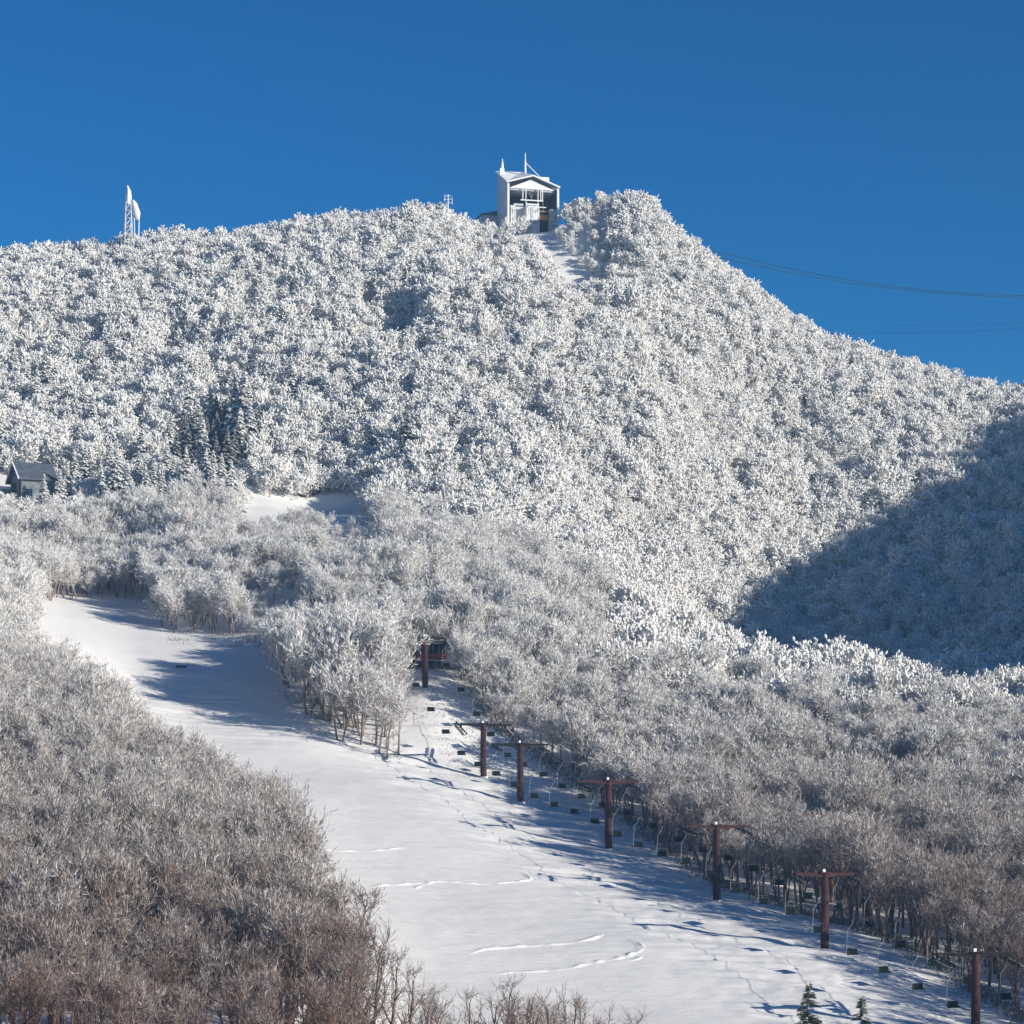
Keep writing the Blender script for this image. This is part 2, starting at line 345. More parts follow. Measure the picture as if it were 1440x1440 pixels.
def broadleaf(seed, H, nl, nb, nt, ns, srad, slen, clear=0.3, spread=0.75, stems=1, limb_r=0.05, tipr=1.0, limbrime=.45, upb=.12, scat=.55, vary=.3, lowr=.45, steep0=.75, lumps=False):
    """trunk part and crown part of one leafless tree with rime on its twigs"""
    rng = np.random.RandomState(seed); tr, cw = MB(), MB(); cw.smooth = lumps
    SPp, SPd, SPl = [], [], []
    def path(p, d, L, n, wob, up):
        pts = [p]; 
        for _ in range(n):
            d = unit(d+rng.normal(size=3)*wob+np.array([0, 0, up])); p = p+d*L/n; pts.append(p)
        return pts, d
    for s in range(stems):
        a = rng.rand()*6.28; lean = (0.10+0.22*rng.rand())*(1 if stems > 1 else 0.35)
        d0 = unit(np.array([math.cos(a)*lean, math.sin(a)*lean, 1])); r0 = H*0.019*(1 if stems == 1 else .75)
        Ht = H*(0.80+0.1*rng.rand())
        pts, _ = path(np.array([math.cos(a)*.15*(stems > 1), math.sin(a)*.15*(stems > 1), -0.8]), d0, Ht, 7, 0.06, 0.03)
        rr = [r0*(1-0.85*i/7)+0.012 for i in range(8)]
        tr.tube([tuple(q) for q in pts], rr, 5, [0.12, .12, .14, .2, .3, .4, .5, .6], cap=False)
        for l in range(nl):
            t = clear+(0.97-clear)*(l+rng.rand())/nl; k = min(int(t*7), 6); p = pts[k]+(pts[k+1]-pts[k])*(t*7-k)
            a2 = l*2.4+rng.rand()*1.2; rel = (t-clear)/(1-clear)
            LL = H*(0.50-0.33*rel**1.3)*(0.7+0.5*rng.rand())*spread/0.75
            steep = steep0+0.9*rel
            lp, ld = path(p, unit(np.array([math.cos(a2), math.sin(a2), steep])), LL, 5, 0.14, 0.09)
            tr.tube([tuple(q) for q in lp], [max(H*limb_r*.1*(1-.8*i/5)*(1.2-.6*rel), .016) for i in range(6)], 4, [limbrime*.5, limbrime*.7, limbrime, limbrime, .7, .8], cap=False)
            for b in range(nb):
                tb = 0.22+0.78*(b+rng.rand())/nb; kb = min(int(tb*5), 4); pb = lp[kb]+(lp[kb+1]-lp[kb])*(tb*5-kb)
                bd = unit(unit(lp[kb+1]-lp[kb])+rng.normal(size=3)*0.75+np.array([0, 0, .25]))
                bl = LL*(0.5-0.18*tb)*(0.7+.6*rng.rand())
                bp, _ = path(pb, bd, bl, 3, 0.2, 0.08)
                cw.tube([tuple(q) for q in bp], [.028*H/9, .02*H/9, .014*H/9, .008], 3, [.5, .65, .8, .9], cap=False)
                for k3 in range(nt):
                    tt = 0.15+0.85*(k3+rng.rand())/nt; kk = min(int(tt*3), 2); pt = bp[kk]+(bp[kk+1]-bp[kk])*(tt*3-kk)
                    td = unit(unit(bp[kk+1]-bp[kk])+rng.normal(size=3)*.7+np.array([0, 0, .2])); tl = slen*2.2*(.6+.7*rng.rand())
                    m = ns; tq = rng.rand(m)
                    SPp.append(pt+td*tl*tq[:, None]); SPd.append(td+rng.normal(size=(m, 3))*scat+np.array([0, 0, upb])); SPl.append(slen*(.6+.8*rng.rand(m)))
                    if nt > 1: cw.tube([tuple(pt), tuple(pt+td*tl)], [.012*tipr, .006*tipr], 3, [.7, .9], cap=False)
    P = np.vstack(SPp); D = np.vstack(SPd); L = np.concatenate(SPl)
    V, Fc = (spindles if lumps else spikes)(P, D, L, srad*(.6+.8*rng.rand(len(P))), rng)
    hz_ = np.clip((P[:, 2]/H-.35)/.45, 0, 1); rr_ = np.repeat(np.clip(rng.normal(.92, vary, len(P)), .05, 3.0)*(lowr+(1-lowr)*hz_), 6 if lumps else 4); cw.add(V, Fc.tolist(), rr_)
    return tr, cw

def fir(seed, H, tiers, rad, rimetop=1.0, droop=0.25, dens=1.0, tk=1.0):
    rng = np.random.RandomState(seed); tr, cw = MB(), MB()
    tr.tube([(0, 0, -.6), (0, 0, H*.5), (rng.normal()*.04, rng.normal()*.04, H)], [H*.018, H*.011, .02], 5, [.1, .2, 1], cap=False)
    for t in range(tiers):
        f = t/(tiers-1); z0_ = H*(0.10+0.88*f); r = rad*(1-f)**.85*(.8+.4*rng.rand())+.1; nb = max(4, int((9-4*f)*dens))
        for b in range(nb):
            z = z0_+rng.normal()*H*.018
            a = 6.283*(b+rng.rand()*.6)/nb+t*1.3; d = np.array([math.cos(a), math.sin(a), 0]); rr = r*(.75+.45*rng.rand()); side = np.array([-d[1], d[0], 0])
            tip = np.array([0, 0, z])+d*rr+np.array([0, 0, -droop*rr+.1*rr*rng.normal()]); root = np.array([0, 0, z+.12*rr])
            m = max(4, int(7*rr+3)); q = (np.arange(m)+rng.rand(m))/m
            P = root+(tip-root)*q[:, None]
            for lay, (dz, at, wz) in enumerate(((0, 0.0, .0), (.05+.03*rr, rimetop, .12), (.14+.06*rr, rimetop, .2))):
                for sg in (-1, 1):
                    D = d*.8+side*sg*(.75+.25*rng.rand(m))[:, None]+np.array([0, 0, -.25+wz])+rng.normal(size=(m, 3))*.18
                    L = (rr*.42*(1.1-q)+.16)*(.7+.5*rng.rand(m))*((.72 if rimetop > .8 else 1) if lay == 0 else .95)
                    V, Fc = spikes(P+np.array([0, 0, dz]), D, L, tk*(.07+.05*rr)*(1 if lay == 0 else (.95 if rimetop > .8 else .6)), rng)
                    cw.add(V, Fc.tolist(), at)
            V, Fc = spikes([tip-d*.3*rr], [d+np.array([0, 0, .1])], .35*rr, .06, rng); cw.add(V, Fc.tolist(), rimetop)
    V, Fc = spikes([[0, 0, H*.9]]*3, rng.normal(size=(3, 3))*.1+[0, 0, 1], H*.13, .09, rng); cw.add(V, Fc.tolist(), rimetop)
    return tr, cw

def join(tr, cw, name, m):
    j = MB(); j.v = tr.v+cw.v; j.a = tr.a+cw.a; j.f = tr.f+[tuple(i+tr.n for i in q) for q in cw.f]; j.n = tr.n+cw.n; j.smooth = getattr(cw, 'smooth', False)
    return j.mesh(name, m)

def variants(kind, gens, m):
    """per variant: (trunk mesh, crown mesh, joined mesh)"""
    r = []
    for tr, cw in gens: r.append((tr.mesh('trunk', m), cw.mesh('crown', m), join(tr, cw, kind, m)))
    return r
V_bare = variants('bare_tree', [broadleaf(10+i, 10, 8 if i % 2 else 6, 5, 5, 4, .025, .42, clear=.40+.03*(i % 3), spread=.52, stems=1+(i % 2), limb_r=.08, upb=.8, scat=.36, vary=.95, lowr=.35, steep0=1.3) for i in range(7)], M_wood)
V_thin = variants('leafless_tree', [broadleaf(130+i, 10, 8 if i % 2 else 6, 5, 5, 4, .026, .44, clear=.36+.04*(i % 3), spread=.58, stems=1+(i % 3 == 1), limb_r=.08, upb=.6, scat=.4, vary=.8, lowr=.35, steep0=1.1) for i in range(6)], M_wood)
V_slim = variants('bare_tree', [broadleaf(30+i, 10, 8, 5, 3, 3, .014, .42, clear=.30, spread=.50, stems=1+(i % 2), limb_r=.07, upb=.3, scat=.4, vary=.3) for i in range(4)], M_wood)
V_frost = variants('frosted_tree', [broadleaf(40+i, 9.5, 8 if i % 2 else 6, 6, 5, 4, .048, .48, clear=.38, spread=.66, stems=1+(i % 2), limb_r=.08, upb=.6, scat=.42, vary=.45, lowr=.4, steep0=1.0) for i in range(8)], M_wood)
V_far = variants('rimed_tree', [broadleaf(70+i, 7.4, 8, 4, 2, 8, .155, .62, clear=.18, spread=(.60, .74, .86)[i % 3], stems=1+(i % 2), limb_r=.08, limbrime=.8, upb=(-.5, .5, .9)[i % 3], scat=.36, vary=.15, lowr=1.0, lumps=True) for i in range(9)], M_wood)
V_fir = variants('frosted_fir', [fir(90+i, 8.5, 17, 1.75) for i in range(4)], M_conifer)
V_firdark = variants('frosted_fir', [fir(110+i, 8.5, 18, 1.9, rimetop=.55) for i in range(3)], M_conifer)
V_young = variants('young_fir', [fir(100, 7.0, 14, 2.0, rimetop=.4, droop=.22, dens=.55, tk=.55), fir(101, 5.6, 12, 1.6, rimetop=.4, droop=.2, dens=.5, tk=.55)], M_young)

# ------------------------------------------------------------------ scattering
def jittered(y0, y1, pxa, pxb, cell, seed):
    r = np.random.RandomState(seed); xa, xb = min(XW(pxa, y0), XW(pxa, y1)), max(XW(pxb, y0), XW(pxb, y1))
    gx, gy = np.meshgrid(np.arange(xa, xb, cell), np.arange(y0, y1, cell)); gx = gx.ravel(); gy = gy.ravel()
    gx = gx+r.uniform(-.48, .48, gx.shape)*cell; gy = gy+r.uniform(-.48, .48, gy.shape)*cell
    px = 720+F*gx/gy; k = (px > pxa) & (px < pxb) & (gy > y0) & (gy < y1)
    return gx[k], gy[k], r
def blocked(x, y, margin=0.0):
    px = 720+F*x/y
    b = inside(run, px, y)|inside(patch, px, y)|inside(strip, px, y)
    b |= (abs(x-lift_x(y)) < 6.5) & (y > 480) & (y < 534)
    b |= (px > 556) & (px < 645) & (y > 496) & (y < 546)
    b |= (px > 572) & (px < 645) & (y > 515) & (y < 546)                     # upper lift cabin
    b |= (px > -20) & (px < 80) & (y > 712) & (y < 734)                       # left lodge
    b |= (px > -20) & (px < 45) & (y > 712) & (y < 740)
    return b

FIRS = [(265,625,1.15),(278,640,1.05),(330,618,1.2),(345,612,1.25),(352,640,1.0),(295,612,.95),(240,640,.8),(285,665,1.0),(338,652,1.0),(410,565,1.0),(65,560,1.15),(52,590,1.1),
        (120,600,.9),(130,620,.95),(30,585,.8),(20,545,1.0),(145,535,.75),(275,560,.8),(572,655,1.15),(566,672,.8),(200,655,.85),(205,640,.7),(105,690,.8),(120,672,.7),(85,712,.7),(95,705,.75),
        (142,708,.8),(165,690,.8),(180,715,.85),(195,690,.75),(205,712,.8),(218,700,.7),(228,715,.75),(245,700,.8),(262,690,.85),(276,712,.8),(290,700,.95),(300,720,.9),(312,704,.9),
        (325,722,1.0),(112,650,.7),(62,718,.7),(155,672,.75),(235,672,.75),(255,718,.7),(10,600,.9),(40,560,.8),(0,640,.9),(330,575,.8),(300,690,.8)]
trees = {'bare': [], 'frost': [], 'thin': [], 'far': []}
# near wood at lower left and the low trees along the bottom
x, y, r = jittered(232, 452, -160, 500, 2.9, 1); k = ~blocked(x, y); x, y = x[k], y[k]
pxx = 720+F*x/y; keep = r.rand(len(x)) < .42+.58*sstep(262, 330, y); x, y = x[keep], y[keep]
trees['bare'].append((x, y, r.uniform(.98, 1.3, len(x))*(1+.18*vnoise(x, y, 12, 8)+.14*vnoise(x, y, 5, 9)), r))
def steep(x, y):   # walking distance per horizontal metre, so that steep faces are as densely wooded as gentle ones
    gx_ = (ground(x+1, y)-ground(x-1, y))/2; gy_ = (ground(x, y+1)-ground(x, y-1))/2
    return np.sqrt(1+gx_**2+gy_**2)
def low(x, y):     # young growth before the upper snow patch and before the lodge
    px = 720+F*x/y
    f = np.where((px > 325) & (px < 540) & (y > 618) & (y < 690), .62, 1.0)
    f = np.where((px > 55) & (px < 350) & (y > 684) & (y < 742), .62, f)
    return np.where((px > -30) & (px < 70) & (y > 668) & (y < 724), .5, f)
def bulge(x, y): return 1+.30*vnoise(x, y, 13, 8)+.16*vnoise(x, y, 6, 9)
# feathery woods beside the run
x, y, r = jittered(452, 690, -160, 560, 3.3, 3); k = ~blocked(x, y); x, y = x[k], y[k]
px = 720+F*x/y; near = np.where((px > 375) & (px < 580) & (y < 537), 1.32, 1.0); near = np.where((px > 335) & (px < 425) & (y > 540) & (y < 606), .62, near)
trees['frost'].append((x, y, r.uniform(.85, 1.15, len(x))*low(x, y)*near*bulge(x, y), r))
x, y, r = jittered(455, 695, 560, 1760, 3.5, 4); px = 720+F*x/y
k = ~blocked(x, y) & ~((px < 640) & (y < 520)) & (r.rand(len(x)) > np.where(px > 860, sstep(-18, 42, y-(548-.02*(px-860))), sstep(605, 692, y))); x, y = x[k], y[k]
trees['frost'].append((x, y, r.uniform(.85, 1.2, len(x))*bulge(x, y), r))
# thin leafless wood beside the lower lift line
x, y, r = jittered(300, 455, 560, 1760, 3.5, 24); k = ~blocked(x, y); x, y = x[k], y[k]
trees['thin'].append((x, y, r.uniform(.95, 1.25, len(x))*bulge(x, y), r))
# heavily rimed trees: the near right ridge, then the whole mountain face
x, y, r = jittered(515, 640, 860, 1760, 4.0, 14); px = 720+F*x/y; k = r.rand(len(x)) < sstep(-28, 30, y-(548-.02*(px-860))); x, y = x[k], y[k]
trees['far'].append((x, y, r.uniform(.95, 1.35, len(x))*bulge(x, y), r))
x, y, r = jittered(595, 935, -160, 1700, 2.4, 5); px = 720+F*x/y
k = ~blocked(x, y) & ~((y < 690) & (px < 560)) & ~((y < 640) & (px > 860)) & (r.rand(len(x)) < .56*steep(x, y)**1.3*np.where(px > 860, 1, sstep(590, 680, y))); x, y = x[k], y[k]
fx_ = np.array([XW(a, hit(a, b)) for a, b, c in FIRS]); fy_ = np.array([hit(a, b) for a, b, c in FIRS])
dd = np.min(np.hypot(x[:, None]-fx_[None], (y[:, None]-fy_[None]+2.0)*.7), axis=1); k = dd > np.where(y > 770, 1.8, 2.8); x, y = x[k], y[k]
px = 720+F*x/y; row = HZ-F*ground(x, y)/y; k = ((px-300)/72)**2+((row-640)/38)**2 > 1; x, y = x[k], y[k]
px = 720+F*x/y
trees['far'].append((x, y, np.clip(r.normal(.88, .15, len(x)), .5, 1.5)*(1+.15*vnoise(x, y, 16, 8))*(1-.12*sstep(860, 920, y))*np.where((px > 775) & (px < 862) & (y > 868) & (y < 916), .55, 1.0)*low(x, y), r))
x, y, r = jittered(440, 980, 1700, 2500, 5.0, 6)
trees['far'].append((x, y, r.uniform(.9, 1.4, len(x)), r))

def gather(key):
    X = np.concatenate([t[0] for t in trees[key]]); Y = np.concatenate([t[1] for t in trees[key]]); S = np.concatenate([t[2] for t in trees[key]])
    return X, Y, ground(X, Y), S

def scatter_stuff(name, var, X, Y, Z, S, label, seed, cat='wood'):
    col = bpy.data.collections.new(name+'_source')
    for i, v in enumerate(var): col.objects.link(bpy.data.objects.new('%s_source_%02d' % (name, i), v[2]))
    me = bpy.data.meshes.new(name); me.from_pydata(np.stack([X, Y, Z], 1).tolist(), [], [])
    r = np.random.RandomState(seed); n = len(X)
    for an, tp, val in (('zrot', 'FLOAT', r.rand(n)*6.283), ('scl', 'FLOAT', S), ('vid', 'INT', r.randint(0, len(var), n))):
        a = me.attributes.new(an, tp, 'POINT'); a.data.foreach_set('value', val.astype(np.int32 if tp == 'INT' else np.float32))
    o = bpy.data.objects.new(name, me); C.objects.link(o); tag(o, label, cat, kind='stuff')
    g = bpy.data.node_groups.new(name, 'GeometryNodeTree')
    g.interface.new_socket('Geometry', in_out='INPUT', socket_type='NodeSocketGeometry'); g.interface.new_socket('Geometry', in_out='OUTPUT', socket_type='NodeSocketGeometry')
    gi = g.nodes.new('NodeGroupInput'); go = g.nodes.new('NodeGroupOutput'); ip = g.nodes.new('GeometryNodeInstanceOnPoints')
    ci = g.nodes.new('GeometryNodeCollectionInfo'); ci.inputs['Collection'].default_value = col; ci.inputs['Separate Children'].default_value = True; ci.inputs['Reset Children'].default_value = True
    ip.inputs['Pick Instance'].default_value = True
    def na(nm, tp):
        q = g.nodes.new('GeometryNodeInputNamedAttribute'); q.data_type = tp; q.inputs['Name'].default_value = nm; return q.outputs[0]
    cx = g.nodes.new('ShaderNodeCombineXYZ'); g.links.new(na('zrot', 'FLOAT'), cx.inputs[2]); cs = g.nodes.new('ShaderNodeCombineXYZ')
    sc = na('scl', 'FLOAT')
    for i in range(3): g.links.new(sc, cs.inputs[i])
    L = g.links.new
    L(gi.outputs[0], ip.inputs['Points']); L(ci.outputs[0], ip.inputs['Instance']); L(na('vid', 'INT'), ip.inputs['Instance Index'])
    L(cx.outputs[0], ip.inputs['Rotation']); L(cs.outputs[0], ip.inputs['Scale']); L(ip.outputs[0], go.inputs[0])
    md = o.modifiers.new('scatter', 'NODES'); md.node_group = g
    return o

def place_tree(name, var, i, x, y, z, s, rz, label, cat, group):
    t = thing(name, (x, y, z), rz, label, cat, group); t.scale = (s, s, s)
    for nm, me in (('trunk', var[i][0]), ('crown', var[i][1])):
        o = bpy.data.objects.new(nm, me); C.objects.link(o); o.parent = t
    return t

def individuals(key, name, var, X, Y, Z, S, count, labeller, seed):
    px = 720+F*X/Y; top = HZ-F*(Z+9*S)/Y
    ok = (px > -15) & (px < 1455) & (top < 1425)
    size = np.where(ok, S/Y, 0); order = np.argsort(-size)[:count]; order = order[size[order] > 0]
    r = random.Random(seed)
    for i in order:
        lab, grp = labeller(px[i], HZ-F*Z[i]/Y[i], Y[i])
        place_tree(name, var, r.randrange(len(var)), X[i], Y[i], Z[i], S[i], r.random()*6.28, lab, 'tree', grp)
    rest = np.ones(len(X), bool); rest[order] = False
    return rest

def lab_bare(px, py, y):
    if px > 700 and y < 265: return 'bushy leafless tree rising from the bottom edge in front of the open snow', 'leafless trees along the bottom edge'
    if px > 480: return 'slender leafless tree at the bottom edge between brown wood and open snow', 'slender trees at the bottom edge'
    if py > 1400 and px < 240: return 'brown leafless tree with bare dark trunk in the bottom left corner', 'leafless trees in the bottom left corner'
    if py > 1400: return 'reddish brown leafless tree at the bottom of the left wood', 'leafless trees at the bottom of the left wood'
    if px > 330: return 'leafless tree with pale twigs on the right fringe of the left wood', 'leafless trees on the fringe of the left wood'
    if py > 1230: return 'brown leafless tree in the lower rows of the left wood', 'leafless trees low in the left wood'
    if py > 1090: return 'grey brown leafless tree in the middle of the left wood', 'leafless trees in the middle of the left wood'
    return 'lightly frosted tree in the upper rows of the left wood', 'lightly frosted trees high in the left wood'
def bottom_trees():
    r = random.Random(77); tp = [(470,1285),(520,1272),(548,1322),(575,1352),(600,1378),(640,1370),(700,1366),(740,1394),(780,1374),(820,1392),(870,1408),(905,1424)]
    px = 472.0; k = 0
    while px < 905:
        yy = r.uniform(244, 262); x = XW(px, yy); z = gz(x, yy); top = float(np.interp(px, [a for a, b in tp], [b for a, b in tp]))+r.uniform(-6, 14)+(r.random() < .25)*25
        s = (ZW(top, yy)-z)/9.6; lab, grp = lab_bare(px, 1500, yy)
        place_tree('bare_tree', V_slim, r.randrange(4), x, yy, z, s, r.random()*6.28, lab, 'tree', grp); px += r.uniform(13, 27); k += 1
def lab_frost(px, py, y):
    if px < 120: return 'white frosted tree at the left edge beside the top of the ski run', 'frosted trees at the left edge'
    if px < 385: return 'frosted tree in the grove standing inside the bend of the ski run', 'frosted trees of the grove in the bend'
    if px < 600: return 'pale frosted tree in the clump left of the upper lift pylons', 'frosted trees of the clump left of the lift'
    if px < 860: return 'frosted tree right of the close pair of lift pylons', 'frosted trees beside the upper lift line'
    return 'frosted grey tree in the upper wood right of the middle lift pylons', 'frosted trees of the upper right wood'
def lab_thin(px, py, y):
    if px < 900: return 'leafless grey brown tree behind the fourth pylon from the bottom', 'leafless trees by the fourth pylon'
    if px < 1090: return 'leafless grey brown tree beside the third pylon from the bottom', 'leafless trees by the third pylon'
    if px < 1280: return 'leafless grey brown tree beside the second pylon from the bottom', 'leafless trees by the second pylon'
    return 'leafless grey brown tree behind the lowest pylon at the right edge', 'leafless trees by the lowest pylon'

X, Y, Z, S = gather('bare'); rest = individuals('bare', 'bare_tree', V_bare, X, Y, Z, S, 262, lab_bare, 1)
bottom_trees()
scatter_stuff('bare_wood', V_bare, X[rest], Y[rest], Z[rest], S[rest], 'the remaining leafless trees of the brown wood at lower left', 11)
X, Y, Z, S = gather('frost'); rest = individuals('frost', 'frosted_tree', V_frost, X, Y, Z, S, 250, lab_frost, 2)
scatter_stuff('frosted_wood', V_frost, X[rest], Y[rest], Z[rest], S[rest], 'frosted woods behind and beside the ski lift', 12)
X, Y, Z, S = gather('thin'); rest = individuals('thin', 'leafless_tree', V_thin, X, Y, Z, S, 200, lab_thin, 5)
scatter_stuff('thin_wood', V_thin, X[rest], Y[rest], Z[rest], S[rest], 'thin leafless wood behind the first rows right of the lower lift line', 15)
X, Y, Z, S = gather('far')
scatter_stuff('mountain_forest', V_far, X, Y, Z, S, 'white rimed forest covering the whole mountain face', 13)

# frosted firs one can tell apart
r = random.Random(9)
_q = random.Random(21); more = []
for k in range(20):
    a, d = _q.random()*6.28, _q.random()**.5; more.append((300+70*d*math.cos(a), 640+32*d*math.sin(a), -_q.uniform(.7, 1.15)))
for (fx, fy, s) in FIRS+more:
    p = GP(fx, fy); dark = s < 0; s = abs(s)
    if fy < 585: lab = ('tall frosted fir poking out of the rimed forest above the left lodge' if fx < 160 else 'lone frosted fir in the rimed forest left of the mountain centre'); grp = 'firs high on the left face'
    elif 225 < fx < 370 and fy < 670: lab = 'dark green fir with white top in the shaded fir stand left'; grp = 'firs of the dark shaded stand'
    elif fx > 500: lab = 'dark frosted fir standing alone near the small upper snow patch'; grp = 'firs near the upper snow patch'
    else: lab = 'small pointed frosted fir in the belt right of the left lodge'; grp = 'small firs in the belt above the run'
    s *= 1.5 if 'shaded' in lab else (1.35 if fy < 585 else 1.35)
    s *= .85 if dark else 1.08
    vv = V_firdark if dark or fx > 500 else V_fir
    place_tree('frosted_fir', vv, r.randrange(len(vv)), p.x, p.y, p.z, s, r.random()*6.28, lab, 'fir', grp)
for k, (fx, ty, yy, s, lab) in enumerate(((1138,1380,262,1.0,'larger of two young green firs at the bottom edge before the snow'),(1212,1402,268,1.0,'smaller young green fir at the bottom edge, left of the lowest pylon'))):
    H = (7.0, 5.6)[k]; x = XW(fx, yy); z = gz(x, yy); s = (ZW(ty, yy)-z)/(H*1.02)
    place_tree('young_fir', V_young, k, x, yy, z, s, .4+k, lab, 'fir', None)

# dwarf bamboo poking through the snow along the tree lines
def tufts(name, pts, label, seed, wid=1.0, h=.6, per=9, m=M_bamboo):
    r = np.random.RandomState(seed); P, D, L = [], [], []
    for (x, y) in pts:
        n = per; xx = x+r.normal(size=n)*wid; yy = y+r.normal(size=n)*wid*1.4; zz = ground(xx, yy)-.05
        P.append(np.stack([xx, yy, zz], 1)); D.append(r.normal(size=(n, 3))*.45+[0, 0, 1]); L.append(h*(.5+r.rand(n)))
    P = np.vstack(P); V, Fc = spikes(P, np.vstack(D), np.concatenate(L), .09, r)
    b = MB(); b.add(V, Fc.tolist(), np.tile([.3, .3, .3, 1.0], len(P))); o = b.build(name, m); tag(o, label, 'undergrowth', kind='stuff')
r = np.random.RandomState(3); pts = []
edge = [q for q in run if True][15:33]
for (a, b) in zip(edge[:-1], edge[1:]):
    for k in range(46):
        t = r.rand(); pxx = a[0]+(b[0]-a[0])*t; yy = a[1]+(b[1]-a[1])*t; pts.append((XW(pxx, yy)+abs(r.normal())*1.6+.2, yy+r.rand()*2.2))
for k in range(60):
    t = r.rand(); p = GP(395+170*t, 985+88*t-14*r.rand()); pts.append((p.x, p.y+r.rand()*2.5))
for k in range(34):
    p = GP(235+145*r.rand(), 885+30*r.rand()); pts.append((p.x, p.y))
tufts('dwarf_bamboo', pts, 'dark green dwarf bamboo along the edges of the woods', 4)
pts = []
for k in range(420):
    yy = r.uniform(487, 531); xx = lift_x(yy)+r.uniform(-5, 5.5)
    pts.append((xx, yy))
tufts('dry_grass', pts, 'dry grass poking through snow under the upper lift line', 5, wid=.8, h=.22, per=3)

# ------------------------------------------------------------------ chairlift
ldir = Vector((-lift_m, 1, 0)).normalized(); lperp = Vector((ldir.y, -ldir.x, 0)); lrz = math.atan2(lperp.y, lperp.x)
pyl = [(1372, 320.0, 1461, 1340, 5.2, 'lowest lift pylon, cut by the bottom edge near the right corner'),
       (1160, None, 1335, 1228, 4.3, 'second lift pylon from the bottom, rust red with a plain crossarm'),
       (1008, None, 1267, 1161, 4.9, 'third lift pylon from the bottom, before the grey brown wood'),
       (856, None, 1193, 1098, 5.0, 'fourth lift pylon from the bottom, standing at the edge of the shade'),
       (732, None, 1128, 1046, 5.2, 'lower right one of the two lift pylons standing close together'),
       (680, None, 1095, 1018, 5.4, 'upper left one of the two lift pylons standing close together'),
       (598, None, 970, 896, 4.2, 'topmost lift pylon, in front of the red brown cabin')]
CABH = 3.9
post_top = []
for (px, yy, pb, pt, aw, lab) in pyl:
    yy = yy or lift_c/((px-720)/F+lift_m); x = lift_x(yy); g = gz(x, yy); top = ZW(pt, yy)
    post_top.append((x, yy, top))
print('PATCH', patch, 'SPUR', SP.round().tolist())
print('PYLON ground check', [(round(HZ-F*gz(a, b)/b), round(HZ-F*c/b)) for a, b, c in post_top])
def slope_at(i):
    a = post_top[max(i-1, 0)]; b = post_top[min(i+1, len(post_top)-1)]
    return (b[2]-a[2])/math.hypot(b[0]-a[0], b[1]-a[1])
for i, ((x, yy, top), (_, _, _, _, aw, lab)) in enumerate(zip(post_top, pyl)):
    g = gz(x, yy); t = thing('lift_pylon', (x, yy, g), lrz, lab, 'lift pylon', 'pylons of the ski lift'); h = top-g
    b = MB().tube([(0, 0, -1.0), (0, 0, h*.5), (0, 0, h-.1)], [.54, .50, .44], 14); b.build('post', M_red, t, smooth=False)
    MB().tube([(0, 0, -.5), (0, 0, .12)], .72, 14).build('footing', M_rime2, t)
    am = M_red if i in (1, 2, 3) else M_dark
    b = MB()
    for s in (-1, 1):
        b.hexa([(s*.1, -.22, h-.5), (s*aw*.92, -.16, h-.22), (s*aw*.92, .16, h-.22), (s*.1, .22, h-.5), (s*.1, -.22, h+.08), (s*aw*.92, -.16, h+.06), (s*aw*.92, .16, h+.06), (s*.1, .22, h+.08)])
        b.tube([(s*.45, 0, h-1.1), (s*1.4, 0, h-.35)], .07, 5)
    b.box((-.7, -.45, h-.02), (.7, .45, h+.16)); b.build('crossarm', am, t)
    MB().box((-.35, -.3, h+.16), (-.05, 0, h+.5)).build('rime_cap', M_rime, t)
    sl = slope_at(i); LN = 2.9 if i != 1 else 1.6
    for s in (-1, 1):
        cx = s*CABH
        fr = MB(); 
        fr.tube([(cx, -LN, h-.62-LN*sl), (cx, LN, h-.62+LN*sl)], .09, 6)
        fr.tube([(cx, 0, h-.1), (cx, 0, h-.62)], .1, 6)
        sh = fr.build('sheave_frame', M_dark, t)
        wh = MB(); nw = 6 if i != 1 else 4
        for q in range(nw):
            yq = -LN+.25+(2*LN-.5)*q/(nw-1); zc = h-.72+yq*sl
            wh.tube([(cx-.07, yq, zc), (cx+.07, yq, zc)], .23, 12)
        wh.build('sheave_wheels', M_dark, sh)
        if i != 1:
            cwk = MB(); ox = cx+s*.55
            cwk.hexa([(ox-.25, -LN, h-.95-LN*sl), (ox+.25, -LN, h-.95-LN*sl), (ox+.25, LN, h-.95+LN*sl), (ox-.25, LN, h-.95+LN*sl),
                      (ox-.25, -LN, h-.88-LN*sl), (ox+.25, -LN, h-.88-LN*sl), (ox+.25, LN, h-.88+LN*sl), (ox-.25, LN, h-.88+LN*sl)])
            for q in (-1, -.33, .33, 1): cwk.tube([(ox+s*.25, q*LN, h-.9+q*LN*sl), (ox+s*.25, q*LN, h-.15+q*LN*sl)], .035, 4)
            cwk.tube([(ox+s*.25, -LN, h-.15-LN*sl), (ox+s*.25, LN, h-.15+LN*sl)], .035, 4)
            cwk.build('catwalk', M_dark, t)
    ld = MB()
    for q in (-.18, .18): ld.tube([(-.62, q, .8), (-.58, q, h-.3)], .025, 4)
    for q in range(int(h/.4)): ld.tube([(-.61, -.18, 1+q*.38), (-.61, .18, 1+q*.38)], .018, 4)
    ld.build('ladder', M_red, t)

